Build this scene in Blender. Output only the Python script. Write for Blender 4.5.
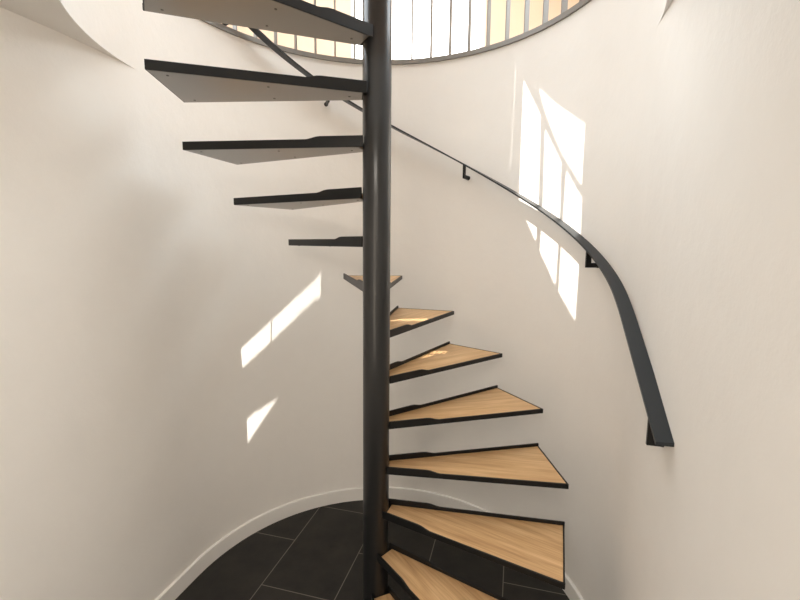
import bpy, bmesh, math, random
from mathutils import Vector, Matrix
random.seed(4)
PI = math.pi
scn = bpy.context.scene
for o in list(bpy.data.objects): bpy.data.objects.remove(o)
C = scn.collection

# ---------------------------------------------------------------- camera
YAW, PIT, ROLL, DIST, FPX = 0.0545, -0.1281, .0097, 1.758, 434.65
cam = bpy.data.cameras.new('camera'); cam.lens = FPX/800*36; cam.sensor_width = 36; cam.clip_start = .02
co = bpy.data.objects.new('camera', cam); C.objects.link(co)
co.location = (0, -DIST, 0)
co.rotation_euler = (Matrix.Rotation(-YAW, 3, 'Z')@Matrix.Rotation(PI/2+PIT, 3, 'X')@Matrix.Rotation(ROLL, 3, 'Z')).to_euler()
scn.camera = co

# ---------------------------------------------------------------- world, sun, exposure
w = bpy.data.worlds.new('world'); scn.world = w; w.use_nodes = True
w.node_tree.nodes['Background'].inputs[0].default_value = (.80, .88, 1, 1)
w.node_tree.nodes['Background'].inputs[1].default_value = 1.0
scn.view_settings.view_transform = 'Standard'; scn.view_settings.look = 'None'
scn.view_settings.gamma = 1; scn.view_settings.use_curve_mapping = False
scn.view_settings.exposure = 0.56

SUN_R = (math.radians(228), math.radians(54))     # sun, let in by the added roof holes
SUN_L = (math.radians(-18), math.radians(80))       # added second sun, aimed to light the left wall patches
def sun_vec(s): return Vector((math.cos(s[1])*math.cos(s[0]), math.cos(s[1])*math.sin(s[0]), math.sin(s[1])))
def sun(name, s, e, col, dia=.22):
    L = bpy.data.lights.new(name, 'SUN'); L.energy = e; L.color = col; L.angle = math.radians(dia)
    o = bpy.data.objects.new(name, L); C.objects.link(o)
    o.rotation_euler = (-sun_vec(s)).to_track_quat('-Z', 'Y').to_euler(); o.location = sun_vec(s)*6
sun('sun', SUN_R, 8.0, (1, .95, .86), .16)
sun('added_second_sun', SUN_L, 17.0, (1, .95, .86), .08)

def area(name, loc, aim, sx, sy, e, col):
    L = bpy.data.lights.new(name, 'AREA'); L.shape = 'RECTANGLE'; L.size = sx; L.size_y = sy; L.energy = e; L.color = col
    o = bpy.data.objects.new(name, L); C.objects.link(o); o.location = loc
    o.rotation_euler = (Vector(aim)-Vector(loc)).to_track_quat('-Z', 'Y').to_euler()
    return o
FILL_COL = (.80, .92, 1)  # cool tint of the added upper fill lamps
area('upper_left_fill', (-2.9, .4, 2.5), (0, 0, 1.3), 2.4, 1.4, 52, FILL_COL)  # added fill from the upper left; no window is built there
area('upper_right_fill', (2.6, .5, 2.7), (-.4, .1, 0), 1.8, 1.5, 46, FILL_COL)  # free-standing fill added at upper right, without a window
area('overhead_fill', (0.0, .2, 3.32), (0, 0.2, 0), 2.2, 2.2, 44, FILL_COL)  # added panel above the well, brightens the walls from overhead
area('upper_back_fill', (.2, 2.6, 3.28), (.1, -.4, 0), 2.2, .5, 42, FILL_COL)  # added out of view, boosts the light from the back window side
area('hall_end_fill', (-1.2, -3.9, -.5), (-.2, 0, -.4), 1.3, 2.0, 13.5, (1, .85, .68))  # added fill at the hall end, with no door behind it
area('hall_top_fill', (-.45, -2.45, .66), (-.45, -2.3, -1), 1.0, .9, 25, (1, .93, .84))  # added overhead fill, lifts the near hall walls

# ---------------------------------------------------------------- helpers
def tag(o, label=None, cat=None, group=None, kind=None):
    if label: o['label'] = label
    if cat: o['category'] = cat
    if group: o['group'] = group
    if kind: o['kind'] = kind
    return o
def obj(name, bm, m, parent=None, smooth=False):
    me = bpy.data.meshes.new(name)
    bmesh.ops.recalc_face_normals(bm, faces=bm.faces)
    bm.to_mesh(me); bm.free()
    me.materials.append(m)
    if smooth:
        for p in me.polygons: p.use_smooth = True
    o = bpy.data.objects.new(name, me); C.objects.link(o)
    if parent: o.parent = parent
    return o
def struct(name, bm, m, parent=None, smooth=False):
    o = obj(name, bm, m, parent, smooth); o['kind'] = 'structure'; return o
def thing(name, label, cat, loc=(0, 0, 0), rz=0, group=None):
    o = bpy.data.objects.new(name, None); C.objects.link(o); o.empty_display_size = .1
    o.location = loc; o.rotation_euler = (0, 0, rz); return tag(o, label, cat, group)
def prism(bm, pts, z0, z1):
    """closed prism from an xy outline"""
    a = [bm.verts.new((x, y, z0)) for x, y in pts]; b = [bm.verts.new((x, y, z1)) for x, y in pts]
    n = len(pts); bm.faces.new(a[::-1]); bm.faces.new(b)
    for i in range(n): bm.faces.new((a[i], a[(i+1) % n], b[(i+1) % n], b[i]))
def cyl(bm, p, q, r, n=16):
    p, q = Vector(p), Vector(q); d = (q-p).normalized()
    u = d.orthogonal().normalized(); v = d.cross(u)
    A = [bm.verts.new(p+r*(math.cos(t)*u+math.sin(t)*v)) for t in [2*PI*i/n for i in range(n)]]
    B = [bm.verts.new(q+r*(math.cos(t)*u+math.sin(t)*v)) for t in [2*PI*i/n for i in range(n)]]
    bm.faces.new(A[::-1]); bm.faces.new(B)
    for i in range(n): bm.faces.new((A[i], A[(i+1) % n], B[(i+1) % n], B[i]))
def box(bm, c, s, rz=0):
    r = Matrix.Rotation(rz, 3, 'Z'); vs = []
    for k in (-1, 1):
        for i, j in ((-1, -1), (1, -1), (1, 1), (-1, 1)):
            vs.append(bm.verts.new(Vector(c)+r@Vector((i*s[0]/2, j*s[1]/2, k*s[2]/2))))
    for f in ((3, 2, 1, 0), (4, 5, 6, 7), (0, 1, 5, 4), (1, 2, 6, 5), (2, 3, 7, 6), (3, 0, 4, 7)): bm.faces.new([vs[i] for i in f])
def sweep(bm, secs, caps=True):
    """secs: list of closed rings (lists of Vectors)"""
    R = [[bm.verts.new(v) for v in s] for s in secs]; n = len(R[0])
    for a, b in zip(R[:-1], R[1:]):
        for i in range(n): bm.faces.new((a[i], a[(i+1) % n], b[(i+1) % n], b[i]))
    if caps: bm.faces.new(R[0][::-1]); bm.faces.new(R[-1])
def bevel(o, wd, seg=2):
    m = o.modifiers.new('bevel', 'BEVEL'); m.width = wd; m.segments = seg; m.limit_method = 'ANGLE'; m.angle_limit = math.radians(40)

# ---------------------------------------------------------------- materials
def mat(name, col, rough=.5, spec=.5, metal=0, emit=None, es=0):
    m = bpy.data.materials.new(name); m.use_nodes = True; b = m.node_tree.nodes['Principled BSDF']
    b.inputs['Base Color'].default_value = (*col, 1); b.inputs['Roughness'].default_value = rough
    b.inputs['Specular IOR Level'].default_value = spec; b.inputs['Metallic'].default_value = metal
    if emit: b.inputs['Emission Color'].default_value = (*emit, 1); b.inputs['Emission Strength'].default_value = es
    return m
def nd(m, t, **kw):
    n = m.node_tree.nodes.new(t)
    for k, v in kw.items():
        if hasattr(n, k): setattr(n, k, v)
        else: n.inputs[k].default_value = v
    return n
def lk(m, a, b): m.node_tree.links.new(a, b)
def plaster(name, col):
    m = mat(name, col, .75, .25); b = m.node_tree.nodes['Principled BSDF']
    tc = nd(m, 'ShaderNodeTexCoord'); n = nd(m, 'ShaderNodeTexNoise', Scale=9, Detail=5, Roughness=.6)
    n2 = nd(m, 'ShaderNodeTexNoise', Scale=160, Detail=2)
    lk(m, tc.outputs['Object'], n.inputs['Vector']); lk(m, tc.outputs['Object'], n2.inputs['Vector'])
    mx = nd(m, 'ShaderNodeMix', data_type='RGBA'); mx.inputs[6].default_value = (*[c*.975 for c in col], 1); mx.inputs[7].default_value = (*[min(1, c*1.02) for c in col], 1)
    lk(m, n.outputs['Fac'], mx.inputs[0]); lk(m, mx.outputs[2], b.inputs['Base Color'])
    bp = nd(m, 'ShaderNodeBump', Strength=.12, Distance=.002); lk(m, n2.outputs['Fac'], bp.inputs['Height'])
    bp2 = nd(m, 'ShaderNodeBump', Strength=.25, Distance=.01); lk(m, n.outputs['Fac'], bp2.inputs['Height']); lk(m, bp.outputs['Normal'], bp2.inputs['Normal'])
    lk(m, bp2.outputs['Normal'], b.inputs['Normal']); return m
M_wall = plaster('white_plaster', (.85, .820, .780))
M_cream = plaster('cream_plaster', (.72, .55, .41))
M_skirt = mat('skirting_paint', (.86, .835, .80), .4)
M_steel = mat('black_steel', (.006, .006, .006), .45, .3)
M_pole = mat('black_pole_paint', (.007, .007, .0075), .40, .4)
pb = M_pole.node_tree.nodes['Principled BSDF']; pb.inputs['Coat Weight'].default_value = .5; pb.inputs['Coat Roughness'].default_value = .14
M_rail = mat('charcoal_rail_paint', (.011, .0145, .018), .36, .5)
M_ring = mat('grey_balustrade_paint', (.22, .205, .185), .4, .5)
M_under = mat('underside_steel', (.19, .175, .155), .30, .9, .25)
M_screw = mat('screw_zinc', (.10, .09, .08), .4, .5, .6)
M_frame = mat('white_frame', (.85, .83, .8), .4)
M_glass = mat('daylit_glass', (.9, .9, .9), .2, .5, 0, (1, .985, .96), 3.5)
def wood():
    m = mat('oak', (.6, .36, .16), .42, .4); b = m.node_tree.nodes['Principled BSDF']
    tc = nd(m, 'ShaderNodeTexCoord'); oi = nd(m, 'ShaderNodeObjectInfo')
    ad = nd(m, 'ShaderNodeVectorMath', operation='ADD'); sc = nd(m, 'ShaderNodeVectorMath', operation='SCALE')
    cb = nd(m, 'ShaderNodeCombineXYZ'); lk(m, oi.outputs['Random'], cb.inputs[0]); lk(m, oi.outputs['Random'], cb.inputs[1]); lk(m, oi.outputs['Random'], cb.inputs[2])
    lk(m, cb.outputs[0], sc.inputs[0]); sc.inputs['Scale'].default_value = 7
    lk(m, tc.outputs['Object'], ad.inputs[0]); lk(m, sc.outputs[0], ad.inputs[1])
    mp = nd(m, 'ShaderNodeMapping'); mp.inputs['Scale'].default_value = (1.0, 12, 12); lk(m, ad.outputs[0], mp.inputs['Vector'])
    n = nd(m, 'ShaderNodeTexNoise', Scale=2.6, Detail=6, Roughness=.62, Distortion=.6); lk(m, mp.outputs[0], n.inputs['Vector'])
    mp2 = nd(m, 'ShaderNodeMapping'); mp2.inputs['Scale'].default_value = (2.5, 90, 90); lk(m, ad.outputs[0], mp2.inputs['Vector'])
    n2 = nd(m, 'ShaderNodeTexNoise', Scale=2, Detail=3, Roughness=.5); lk(m, mp2.outputs[0], n2.inputs['Vector'])
    r = nd(m, 'ShaderNodeValToRGB'); cr = r.color_ramp; cr.elements[0].position = .3; cr.elements[0].color = (.50, .29, .13, 1)
    cr.elements[1].position = .72; cr.elements[1].color = (.74, .49, .26, 1); e = cr.elements.new(.5); e.color = (.63, .39, .19, 1)
    lk(m, n.outputs['Fac'], r.inputs['Fac'])
    mx = nd(m, 'ShaderNodeMix', data_type='RGBA', blend_type='MULTIPLY'); mx.inputs[0].default_value = .35
    r2 = nd(m, 'ShaderNodeValToRGB'); r2.color_ramp.elements[0].position = .35; r2.color_ramp.elements[0].color = (.6, .5, .42, 1); r2.color_ramp.elements[1].position = .6
    lk(m, n2.outputs['Fac'], r2.inputs['Fac']); lk(m, r.outputs['Color'], mx.inputs[6]); lk(m, r2.outputs['Color'], mx.inputs[7])
    lk(m, mx.outputs[2], b.inputs['Base Color']); return m
M_wood = wood()
def slate():
    m = mat('slate_tile', (.035, .033, .03), .55, .35); b = m.node_tree.nodes['Principled BSDF']
    tc = nd(m, 'ShaderNodeTexCoord'); mp = nd(m, 'ShaderNodeMapping', vector_type='TEXTURE')
    # tile axes: u runs at 72 degrees, v at 162 degrees
    mp.inputs['Rotation'].default_value = (0, 0, math.radians(72)); lk(m, tc.outputs['Object'], mp.inputs['Vector'])
    # brick texture: bricks run along u (.685), rows along v (.39)
    off = nd(m, 'ShaderNodeVectorMath', operation='ADD'); off.inputs[1].default_value = (-.08+.3425+.685*8+.015, -.2325+.39*8, 0); lk(m, mp.outputs[0], off.inputs[0])
    br = nd(m, 'ShaderNodeTexBrick', offset=.5, offset_frequency=2, squash=1.0, squash_frequency=2)
    br.inputs['Scale'].default_value = 1; br.inputs['Mortar Size'].default_value = .0026; br.inputs['Mortar Smooth'].default_value = .2
    br.inputs['Brick Width'].default_value = .685; br.inputs['Row Height'].default_value = .39
    br.inputs['Color1'].default_value = (1, 1, 1, 1); br.inputs['Color2'].default_value = (.8, .8, .8, 1); br.inputs['Mortar'].default_value = (1, 1, 1, 1)
    lk(m, off.outputs[0], br.inputs['Vector'])
    n = nd(m, 'ShaderNodeTexNoise', Scale=7, Detail=8, Roughness=.65); lk(m, tc.outputs['Object'], n.inputs['Vector'])
    r = nd(m, 'ShaderNodeValToRGB'); r.color_ramp.elements[0].position = .3; r.color_ramp.elements[0].color = (.011, .0105, .0095, 1)
    r.color_ramp.elements[1].position = .75; r.color_ramp.elements[1].color = (.034, .030, .025, 1); lk(m, n.outputs['Fac'], r.inputs['Fac'])
    mu = nd(m, 'ShaderNodeMix', data_type='RGBA', blend_type='MULTIPLY'); mu.inputs[0].default_value = 1; lk(m, r.outputs['Color'], mu.inputs[6]); lk(m, br.outputs['Color'], mu.inputs[7])
    mx = nd(m, 'ShaderNodeMix', data_type='RGBA'); mx.inputs[7].default_value = (.17, .15, .125, 1)
    lk(m, br.outputs['Fac'], mx.inputs[0]); lk(m, mu.outputs[2], mx.inputs[6]); lk(m, mx.outputs[2], b.inputs['Base Color'])
    bp = nd(m, 'ShaderNodeBump', Strength=.3, Distance=.003); lk(m, n.outputs['Fac'], bp.inputs['Height']); lk(m, bp.outputs['Normal'], b.inputs['Normal'])
    return m
M_slate = slate()

# ---------------------------------------------------------------- room shell
ZF, ZBB, ZS, ZT = -1.70, -1.615, .69, 1.05        # hall floor, skirting top, slab underside, upper floor
RW = .966                                          # radius of the round stairwell
TX, TY = -.020, .009                                # centre of the round opening
CX, CY = .010, .003                               # its centre wanders this far at floor level
def wall_plan(side, off=0.0, n=70, dep=170, hd=0):
    """plan polyline of the wall face; off moves it into the room. Each point = (x, y, weight of the floor-level centre shift)"""
    P = []
    if side == 'left':
        for i in range(n):
            a = math.radians(96+(dep-96)*i/(n-1)); P.append((RW*math.cos(a), RW*math.sin(a), a))
        a = P[-1][2]; head = math.atan2(math.cos(a), -math.sin(a)); end = math.radians(180+66.5+hd); steps = 24; L = .45
    else:
        for i in range(n):
            a = math.radians(97-(97+19.5)*i/(n-1)); P.append((RW*math.cos(a), RW*math.sin(a), a))
        a = P[-1][2]; head = math.atan2(-math.cos(a), math.sin(a)); end = head; steps = 8; L = .12
    pts = [Vector((x, y)) for x, y, _ in P]; heads = [t+(PI/2 if side == 'left' else -PI/2) for _, _, t in P]
    head = heads[-1]
    while end-head > PI: end -= 2*PI
    while head-end > PI: end += 2*PI
    for k in range(steps):
        h = head+(end-head)*(k+1)/steps
        pts.append(pts[-1]+L/steps*Vector((math.cos(h), math.sin(h)))); heads.append(h)
    for k in range(16):
        pts.append(pts[-1]+.22*Vector((math.cos(end), math.sin(end)))); heads.append(end)
    s = 1 if side == 'left' else -1                # inward normal is to the left of travel for the left wall
    out = []
    for q, h in zip(pts, heads):
        nrm = Vector((-math.sin(h), math.cos(h)))*s
        out.append(q+off*nrm+Vector((TX, TY)))
    return out
def wall_plan_at(side, off, z):
    """the left wall leaves the circle earlier towards the floor"""
    k = (ZS-z)/(ZS-ZF); a = wall_plan(side, off)
    if side == 'right': return [shifted(q, z) for q in a]
    b = wall_plan(side, off, dep=161, hd=6)
    return [shifted(q*(1-k)+r*k, z) for q, r in zip(a, b)]
def shifted(q, z):
    k = (ZS-z)/(ZS-ZF); return Vector((q.x+CX*k, q.y+CY*k, z))
def wall_shell(side, name):
    bm = bmesh.new(); zs = [ZF-.02, -1.0, -.4, .2, ZS]
    rows = [wall_plan_at(side, 0, z) for z in zs]+[wall_plan_at(side, -.12, z) for z in reversed(zs)]
    secs = [[r[i] for r in rows] for i in range(len(rows[0]))]
    sweep(bm, secs); return struct(name, bm, M_wall, smooth=False)
def smooth_by_angle(o, ang=30):
    for p in o.data.polygons: p.use_smooth = True
    o.data.set_sharp_from_angle(angle=math.radians(ang))
for s in ('left', 'right'):
    smooth_by_angle(wall_shell(s, 'wall_'+s))
    bm = bmesh.new(); th = .014
    rows = [wall_plan_at(s, o_, z) for o_, z in ((-.004, ZF), (th, ZF), (th, ZBB-.003), (th-.003, ZBB), (-.004, ZBB))]
    sweep(bm, [[r[i] for r in rows] for i in range(len(rows[0]))])
    smooth_by_angle(struct('baseboard_'+s, bm, M_skirt), 40)
bm = bmesh.new(); prism(bm, [(-3.6, -5.2), (2.2, -5.2), (2.2, 1.6), (-3.6, 1.6)], ZF-.1, ZF); struct('floor', bm, M_slate)

# upper slab with the round opening: its underside is the hall ceiling
X0, X1, Y0, Y1, ZR = -3.2, 3.2, -4.8, 3.1, 3.4
bm = bmesh.new(); N = 192; rin = RW
angs = [2*PI*i/N for i in range(N)]
def sq(a):
    c, s = math.cos(a), math.sin(a); t = min((X1 if c > 0 else X0)/c if abs(c) > 1e-6 else 1e9, (Y1 if s > 0 else Y0)/s if abs(s) > 1e-6 else 1e9); return c*t, s*t
corner = [math.atan2(y, x) % (2*PI) for x in (X0, X1) for y in (Y0, Y1)]
angs = sorted(angs+corner)
secs = []
for a in angs:
    c, s = math.cos(a), math.sin(a); ox, oy = sq(a)
    secs.append([Vector((rin*c+TX, rin*s+TY, ZS)), Vector((rin*c+TX, rin*s+TY, ZT)), Vector((ox, oy, ZT)), Vector((ox, oy, ZS))])
secs.append(secs[0]); sweep(bm, secs, False); bmesh.ops.remove_doubles(bm, verts=bm.verts, dist=1e-5)
smooth_by_angle(struct('ceiling', bm, M_wall))

# hall end wall behind the camera
bm = bmesh.new(); box(bm, (-1.4, -4.1, (ZF+ZS)/2), (3.6, .12, ZS-ZF)); struct('wall_front', bm, M_wall)

# upper room
def wall_box(name, c, s, m=M_cream):
    bm = bmesh.new(); box(bm, c, s); return struct(name, bm, m)
zc, hh = (ZT+ZR)/2, ZR-ZT
wall_box('wall_upper_left', (X0-.06, (Y0+Y1)/2, zc), (.12, Y1-Y0, hh))
wall_box('wall_upper_right', (X1+.06, (Y0+Y1)/2, zc), (.12, Y1-Y0, hh))
wall_box('wall_upper_front', (0, Y0-.06, zc), (X1-X0+.24, .12, hh))
# back wall with the tall bright window seen between the balusters
def atY(px, Y):
    d = math.tan(math.atan((px-400)/FPX)+YAW); return d*(Y+DIST)
wx0, wx1 = atY(352, Y1), atY(477, Y1); wz0, wz1 = ZT+.08, ZT+2.05
bm = bmesh.new()
for a, b, c, d in ((X0, wx0, ZT, ZR), (wx1, X1, ZT, ZR), (wx0, wx1, ZT, wz0), (wx0, wx1, wz1, ZR)):
    box(bm, ((a+b)/2, Y1+.06, (c+d)/2), (b-a, .12, d-c))
struct('wall_upper_back', bm, M_cream)
wn = struct('window_1', (lambda b: (box(b, ((wx0+wx1)/2, Y1+.07, (wz0+wz1)/2), (wx1-wx0, .01, wz1-wz0)), b)[1])(bmesh.new()), M_glass)
bm = bmesh.new()
for x in (wx0+.025, wx1-.025): box(bm, (x, Y1+.03, (wz0+wz1)/2), (.05, .06, wz1-wz0))
for z in (wz0+.025, wz1-.025): box(bm, ((wx0+wx1)/2, Y1+.03, z), (wx1-wx0-.1, .06, .05))
struct('window_frame', bm, M_frame, wn)

# roof; its holes are added, shaped so both suns draw the wall patches
def ray(px, py):
    u, v = px-400, py-300; c, s = math.cos(ROLL), math.sin(ROLL); u, v = c*u+s*v, -s*u+c*v
    d = Vector((u/FPX, 1, -v/FPX)); c, s = math.cos(PIT), math.sin(PIT)
    d = Vector((d.x, c*d.y-s*d.z, s*d.y+c*d.z)); c, s = math.cos(YAW), math.sin(YAW)
    return Vector((c*d.x+s*d.y, -s*d.x+c*d.y, d.z))
def on_wall(px, py):
    d = ray(px, py); x0, y0, R = 0, -DIST, RW; cx, cy = TX, TY
    for it in range(4):
        a = d.x**2+d.y**2; b = 2*((x0-cx)*d.x+(y0-cy)*d.y); c = (x0-cx)**2+(y0-cy)**2-R*R
        t = (-b+math.sqrt(max(b*b-4*a*c, 0)))/2/a; z = d.z*t; k = max(0, (ZS-z)/(ZS-ZF)); cx, cy = TX+CX*k, TY+CY*k
    return Vector((x0+d.x*t, y0+d.y*t, z))
def opening(poly, s):  # traces a wanted light patch back along the sun to a roof hole
    v = sun_vec(s); out = []
    for i, (a, b) in enumerate(zip(poly, poly[1:]+poly[:1])):
        n = max(1, int(math.hypot(a[0]-b[0], a[1]-b[1])/12))
        for k in range(n):
            P = on_wall(a[0]+(b[0]-a[0])*k/n, a[1]+(b[1]-a[1])*k/n); out.append(P+v*((ZR-P.z)/v.z))
    return out
holes = [opening(p, SUN_R) for p in (
    [(523.7, 80.5), (540.6, 116), (538.5, 200), (535.8, 242), (518.8, 204)],
    [(545.2, 130), (561.2, 162.5), (559.6, 220), (555.4, 286), (539.9, 252), (543, 200)],
    [(566.4, 171), (581.8, 198), (580, 250), (575, 321), (558.5, 292), (563.6, 210)],
    [(538.8, 88.5), (557, 104.5), (585, 124), (581.5, 186), (562.3, 154.5), (553, 133), (544.8, 111)],
    [(515.6, 62), (515.8, 64), (513.2, 120), (510.35, 168), (510.2, 166), (513.05, 120)])]
holes += [opening(p, SUN_L) for p in (
    [(272.0, 320.5), (315, 280), (320.7, 273), (320.7, 298), (315, 300), (271.8, 341.8)],
    [(240.7, 350), (270.7, 321.7), (270.5, 343), (242.3, 369.3)],
    [(278.7, 397.7), (247.7, 444), (246.7, 420.7), (254, 413.5)])]
def slit(x0, x1, y, z, wd=.0042):  # invented roof slit, throws a soft light streak on a tread
    v = sun_vec(SUN_L); return [Vector(q)+v*((ZR-z)/v.z) for q in ((x0, y, z), (x1, y, z), (x1, y+wd, z), (x0, y+wd, z))]
holes += [slit(.07+.02*k, .27+.02*k, .34+.017*k, -.37) for k in range(4)]+[slit(.27+.01*k, .36+.01*k, .44+.02*k, -.56) for k in range(3)]
bm = bmesh.new(); edges = []
for loop in [[Vector((X0, Y0, ZR)), Vector((X1, Y0, ZR)), Vector((X1, Y1+.12, ZR)), Vector((X0, Y1+.12, ZR))]]+holes:
    vs = [bm.verts.new(v) for v in loop]; edges += [bm.edges.new((vs[i], vs[(i+1) % len(vs)])) for i in range(len(vs))]
bmesh.ops.triangle_fill(bm, use_beauty=True, use_dissolve=False, edges=edges)
r = bmesh.ops.extrude_face_region(bm, geom=bm.faces[:]); bmesh.ops.translate(bm, verts=[g for g in r['geom'] if isinstance(g, bmesh.types.BMVert)], vec=(0, 0, .004))
struct('ceiling_upper', bm, M_cream)

# ---------------------------------------------------------------- central pole
bm = bmesh.new(); cyl(bm, (0, 0, ZF+.012), (0, 0, 2.1), .0555, 64)
pole = thing('stair_pole', 'thick glossy black steel centre pole standing on the slate floor, treads fixed all round it', 'pole', (0, 0, ZF))
def child(o, par):
    o.parent = par; o.matrix_parent_inverse = Matrix.Translation(par.location).inverted() if par.rotation_euler.z == 0 else par.matrix_basis.inverted()
    return o
p = obj('shaft', bm, M_pole); smooth_by_angle(p); child(p, pole)
bm = bmesh.new(); cyl(bm, (0, 0, ZF), (0, 0, ZF+.012), .11, 48)
for k in range(4): cyl(bm, (.085*math.cos(k*PI/2+.5), .085*math.sin(k*PI/2+.5), ZF+.012), (.085*math.cos(k*PI/2+.5), .085*math.sin(k*PI/2+.5), ZF+.022), .009, 6)
child(obj('base_plate', bm, M_steel), pole)

# ---------------------------------------------------------------- treads
RISE, TH0, DTH, WID, Z0, RT = .19, -1.4271, .4007, .4387, -1.5133, .786
EF, ER = -.0265, .0385                            # the flats run past the pole's axis by this much
TB = .008                                          # thickness of the steel flats
def flat_line(which):
    ang, off = (0, EF) if which == 'front' else (WID, ER)
    d = Vector((math.cos(ang), math.sin(ang))); n = Vector((-math.sin(ang), math.cos(ang)))
    o = d*RT; i = d*.05+n*off; u = (o-i).normalized()
    return i, u, (o-i).length, (Vector((-u.y, u.x)) if which == 'front' else Vector((u.y, -u.x)))
def flat_bm(which, ztop, zbot, bump, start):
    """steel flat standing on edge, its upper edge stepping up towards the pole"""
    p, u, L, nn = flat_line(which); k = .05
    prof = [(start, zbot), (L, zbot), (L, ztop), (.275-k, ztop), (.262-k, ztop+bump*.2), (.235-k, ztop+bump*.85), (.218-k, ztop+bump), (start, ztop+bump)]
    bm = bmesh.new(); f = lambda s, t, z: Vector((*(p+u*s+nn*t), z))
    A = [bm.verts.new(f(s, 0, z)) for s, z in prof]; B = [bm.verts.new(f(s, TB, z)) for s, z in prof]
    bm.faces.new(A); bm.faces.new(B[::-1])
    for i in range(len(prof)): j = (i+1) % len(prof); bm.faces.new((A[i], B[i], B[j], A[j]))
    return bm
def inset_wedge(r0, r1trim, gap):
    """outline between the two flats"""
    p0, u0, L0, n0 = flat_line('front'); p1, u1, L1, n1 = flat_line('rear')
    o0, o1 = p0+u0*L0, p1+u1*L1; ch = (o1-o0).normalized(); inw = Vector((-ch.y, ch.x))
    def cross(p, d, q, e):
        k = d.x*e.y-d.y*e.x; t = ((q.x-p.x)*e.y-(q.y-p.y)*e.x)/k; return p+d*t
    q = o0+inw*r1trim; A = cross(p0+n0*gap, u0, q, ch); B = cross(p1+n1*gap, u1, q, ch)
    m = Vector((math.cos(WID/2), math.sin(WID/2)))*r0; mp = Vector((-m.y, m.x))
    return [tuple(cross(p0+n0*gap, u0, m, mp)), tuple(A), tuple(B), tuple(cross(p1+n1*gap, u1, m, mp))]
def make_tread():
    t = thing('stair_tread', 'x', 'stair tread', (0, 0, 0), 0)
    bm = bmesh.new(); prism(bm, inset_wedge(.0575, .006, TB+.0006), -.0135, 0); wd = obj('wood_top', bm, M_wood, t); bevel(wd, .0012, 2)
    f = obj('front_flat', flat_bm('front', .0010, -.0195, .0115, .002), M_steel, t); bevel(f, .0008, 1)
    f = obj('rear_flat', flat_bm('rear', .0125, -.0195, .0105, .0), M_steel, t); bevel(f, .0008, 1)
    # thin edging strip on the outer end
    w_ = inset_wedge(.075, 0, TB); w2 = inset_wedge(.075, .0055, TB)
    bm = bmesh.new(); prism(bm, [w2[1], w_[1], w_[2], w2[2]], -.0195, .0008); obj('end_strip', bm, M_steel, t)
    bm = bmesh.new(); prism(bm, inset_wedge(.0575, .004, .004), -.0206, -.0195); pl = obj('base_plate', bm, M_under, t)
    scr = []
    for rr, f in ((.105, .5), (.40, .14), (.40, .86), (.725, .09), (.725, .90)):
        a = WID*f; bm = bmesh.new(); x, y = rr*math.cos(a), rr*math.sin(a); cyl(bm, (x, y, -.0222), (x, y, -.0207), .0045, 12); s = obj('screw', bm, M_screw, pl)
    return t
def copy_tree(o, parent=None):
    c = o.copy(); C.objects.link(c); c.parent = parent
    for ch in o.children: copy_tree(ch, c)
    return c
LAB = ['lowest oak tread in view, only its narrow tip beside the foot of the pole',
       'second lowest oak tread, sloping down right from the pole and cut off at the bottom',
       'largest oak tread, wide square outer end near the skirting at lower right',
       'oak tread pointing straight right from the pole, just above the largest one',
       'fifth oak tread from the bottom, its black front flat rising slightly to the right',
       'mid-height oak tread right of the pole, second below the one behind the pole',
       'small oak tread just right of the pole, directly below the one behind it',
       'oak tread directly behind the black pole, a tip showing on either side',
       'tread left of the pole seen exactly edge on as one short black bar',
       'tread left of the pole just above the edge-on bar, underside a thin pale sliver',
       'third tread up on the left, cream underside and a level black flat',
       'tread at upper left just below the topmost, broad grey underside dotted with screws',
       'topmost tread in view, cropped by the upper edge, wide brown-grey underside']
proto = make_tread()
for n in range(13):
    o = proto if n == 0 else copy_tree(proto)
    o.location = (0, 0, Z0+n*RISE); o.rotation_euler = (0, 0, TH0+n*DTH)
    tag(o, LAB[n], 'stair tread', 'treads of the spiral stair')

# ---------------------------------------------------------------- handrail on the round wall
RI, RWD, RTH = .8974, .0466, .009
RCX, RCY = -.0096, -.0096
SL, ZC = .5368, -.0467
def rail_pt(s):
    """s = angle in degrees on the round part; below the departure it is straight. returns (inner xy, outward normal, z)"""
    A = -15.0
    if s >= A:
        a = math.radians(s); return Vector((RI*math.cos(a)+RCX, RI*math.sin(a)+RCY)), Vector((math.cos(a), math.sin(a))), ZC+SL*(RI+.02)*a+.017*math.exp(-((s-72)/30)**2)
    a = math.radians(A); L = math.radians(A-s)*(RI+.02); turn = -.0518
    # ease the turn over the first bit
    h = a-PI/2; p = Vector((RI*math.cos(a)+RCX, RI*math.sin(a)+RCY)); st = 24
    for k in range(st):
        l = L*(k+.5)/st; hk = h+turn*min(1, l/.12); p = p+Vector((math.cos(hk), math.sin(hk)))*(L/st)
    hk = h+turn*min(1, L/.12)
    return p, Vector((-math.sin(hk), math.cos(hk))), ZC+SL*(RI+.02)*a-SL*L
S_END, S_TOP = -50.0, 152
rail = thing('handrail', 'dark grey flat steel handrail curving down along the round white wall', 'handrail')
bm = bmesh.new(); secs = []
n = 220
for i in range(n+1):
    s = S_END+(S_TOP-S_END)*i/n; p, o_, z = rail_pt(s); q = p+o_*RWD
    secs.append([Vector((p.x, p.y, z-RTH)), Vector((p.x, p.y, z)), Vector((q.x, q.y, z)), Vector((q.x, q.y, z-RTH))])
sweep(bm, secs); rb = obj('rail_bar', bm, M_rail, rail); smooth_by_angle(rb, 35)
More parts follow.
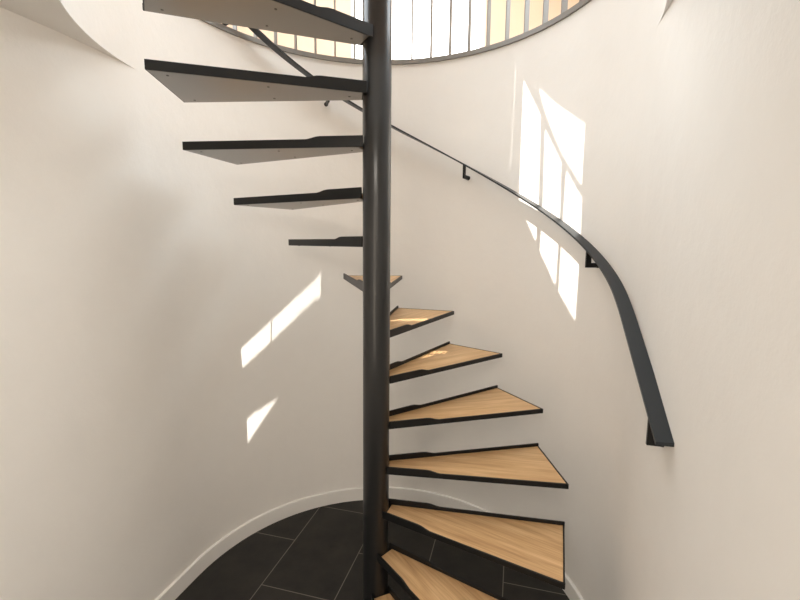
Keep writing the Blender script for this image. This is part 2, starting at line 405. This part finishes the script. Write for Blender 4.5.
def wall_hit(s):
    """distance from the rail's inner edge out to the wall face"""
    p, o_, z = rail_pt(s); pts = wall_plan_at('left' if s > 96 else 'right', 0, min(z, ZS))
    best = None
    for a, b in zip(pts[:-1], pts[1:]):
        d = Vector((b.x-a.x, b.y-a.y)); k = o_.x*d.y-o_.y*d.x
        if abs(k) < 1e-9: continue
        w_ = Vector((a.x-p.x, a.y-p.y)); t = (w_.x*d.y-w_.y*d.x)/k; u = (w_.x*o_.y-w_.y*o_.x)/k
        if -.001 <= u <= 1.001 and 0 < t < .4 and (best is None or t < best): best = t
    return best or .077
for s in (S_END+5.2, 4.0, 56.5, 107, 140):
    p, o_, z = rail_pt(s); W = wall_hit(s); tv = Vector((-o_.y, o_.x)); hw = .005; bh = .010
    b = .62 if s < -30 else .5
    def P(r, zz, k): q = p+o_*r+tv*(hw*k); return Vector((q.x, q.y, zz))
    zt = z-RTH-abs(SL)*hw; zb = z-(.090 if s < -30 else .080)
    prof = [(.004, z-RTH+.004), (.004, zb), (W+.002, zb), (W+.002, zb+.020), (.026, zb+.020), (.026, z-RTH+.004)]
    bm = bmesh.new(); A = [bm.verts.new(P(r, zz, -1)) for r, zz in prof]; B = [bm.verts.new(P(r, zz, 1)) for r, zz in prof]
    bm.faces.new(A); bm.faces.new(B[::-1])
    for i in range(6): j = (i+1) % 6; bm.faces.new((A[i], B[i], B[j], A[j]))
    br = obj('bracket', bm, M_steel, rail)
    q = p+o_*W; bm = bmesh.new(); cyl(bm, (q.x, q.y, zb+.010), (*(q-o_*.004), zb+.010), .012, 20); obj('wall_plate', bm, M_steel, br)

# ---------------------------------------------------------------- balustrade round the upper opening
bal = thing('balustrade', 'grey metal balustrade of thin upright bars round the upper opening, bright window behind', 'balustrade', (TX, TY, ZT+.0005))
RB, RINGW, RINGH = .955, .045, .024
A0, A1 = -25, 200
bm = bmesh.new(); secs = []
for i in range(161):
    a = math.radians(A0+(A1-A0)*i/160); c, s = math.cos(a), math.sin(a)
    secs.append([Vector((r*c, r*s, z)) for r, z in ((RB, .0), (RB, RINGH), (RB+RINGW, RINGH), (RB+RINGW, .0))])
sweep(bm, secs); smooth_by_angle(obj('bottom_ring', bm, M_ring, bal), 35)
bm = bmesh.new(); secs = []
for i in range(161):
    a = math.radians(A0+(A1-A0)*i/160); c, s = math.cos(a), math.sin(a)
    secs.append([Vector((r*c, r*s, z)) for r, z in ((RB, .95), (RB, .962), (RB+RINGW, .962), (RB+RINGW, .95))])
sweep(bm, secs); smooth_by_angle(obj('top_ring', bm, M_ring, bal), 35)
k0 = -15
for k in range(-15, 19):
    a = 76.7+6.66*k
    if not (A0 < a < A1): continue
    a = math.radians(a); bm = bmesh.new(); r = RB+RINGW/2
    box(bm, (r*math.cos(a), r*math.sin(a), (.95+RINGH)/2), (.036, .006, .95-RINGH), a); obj('baluster', bm, M_ring, bal)
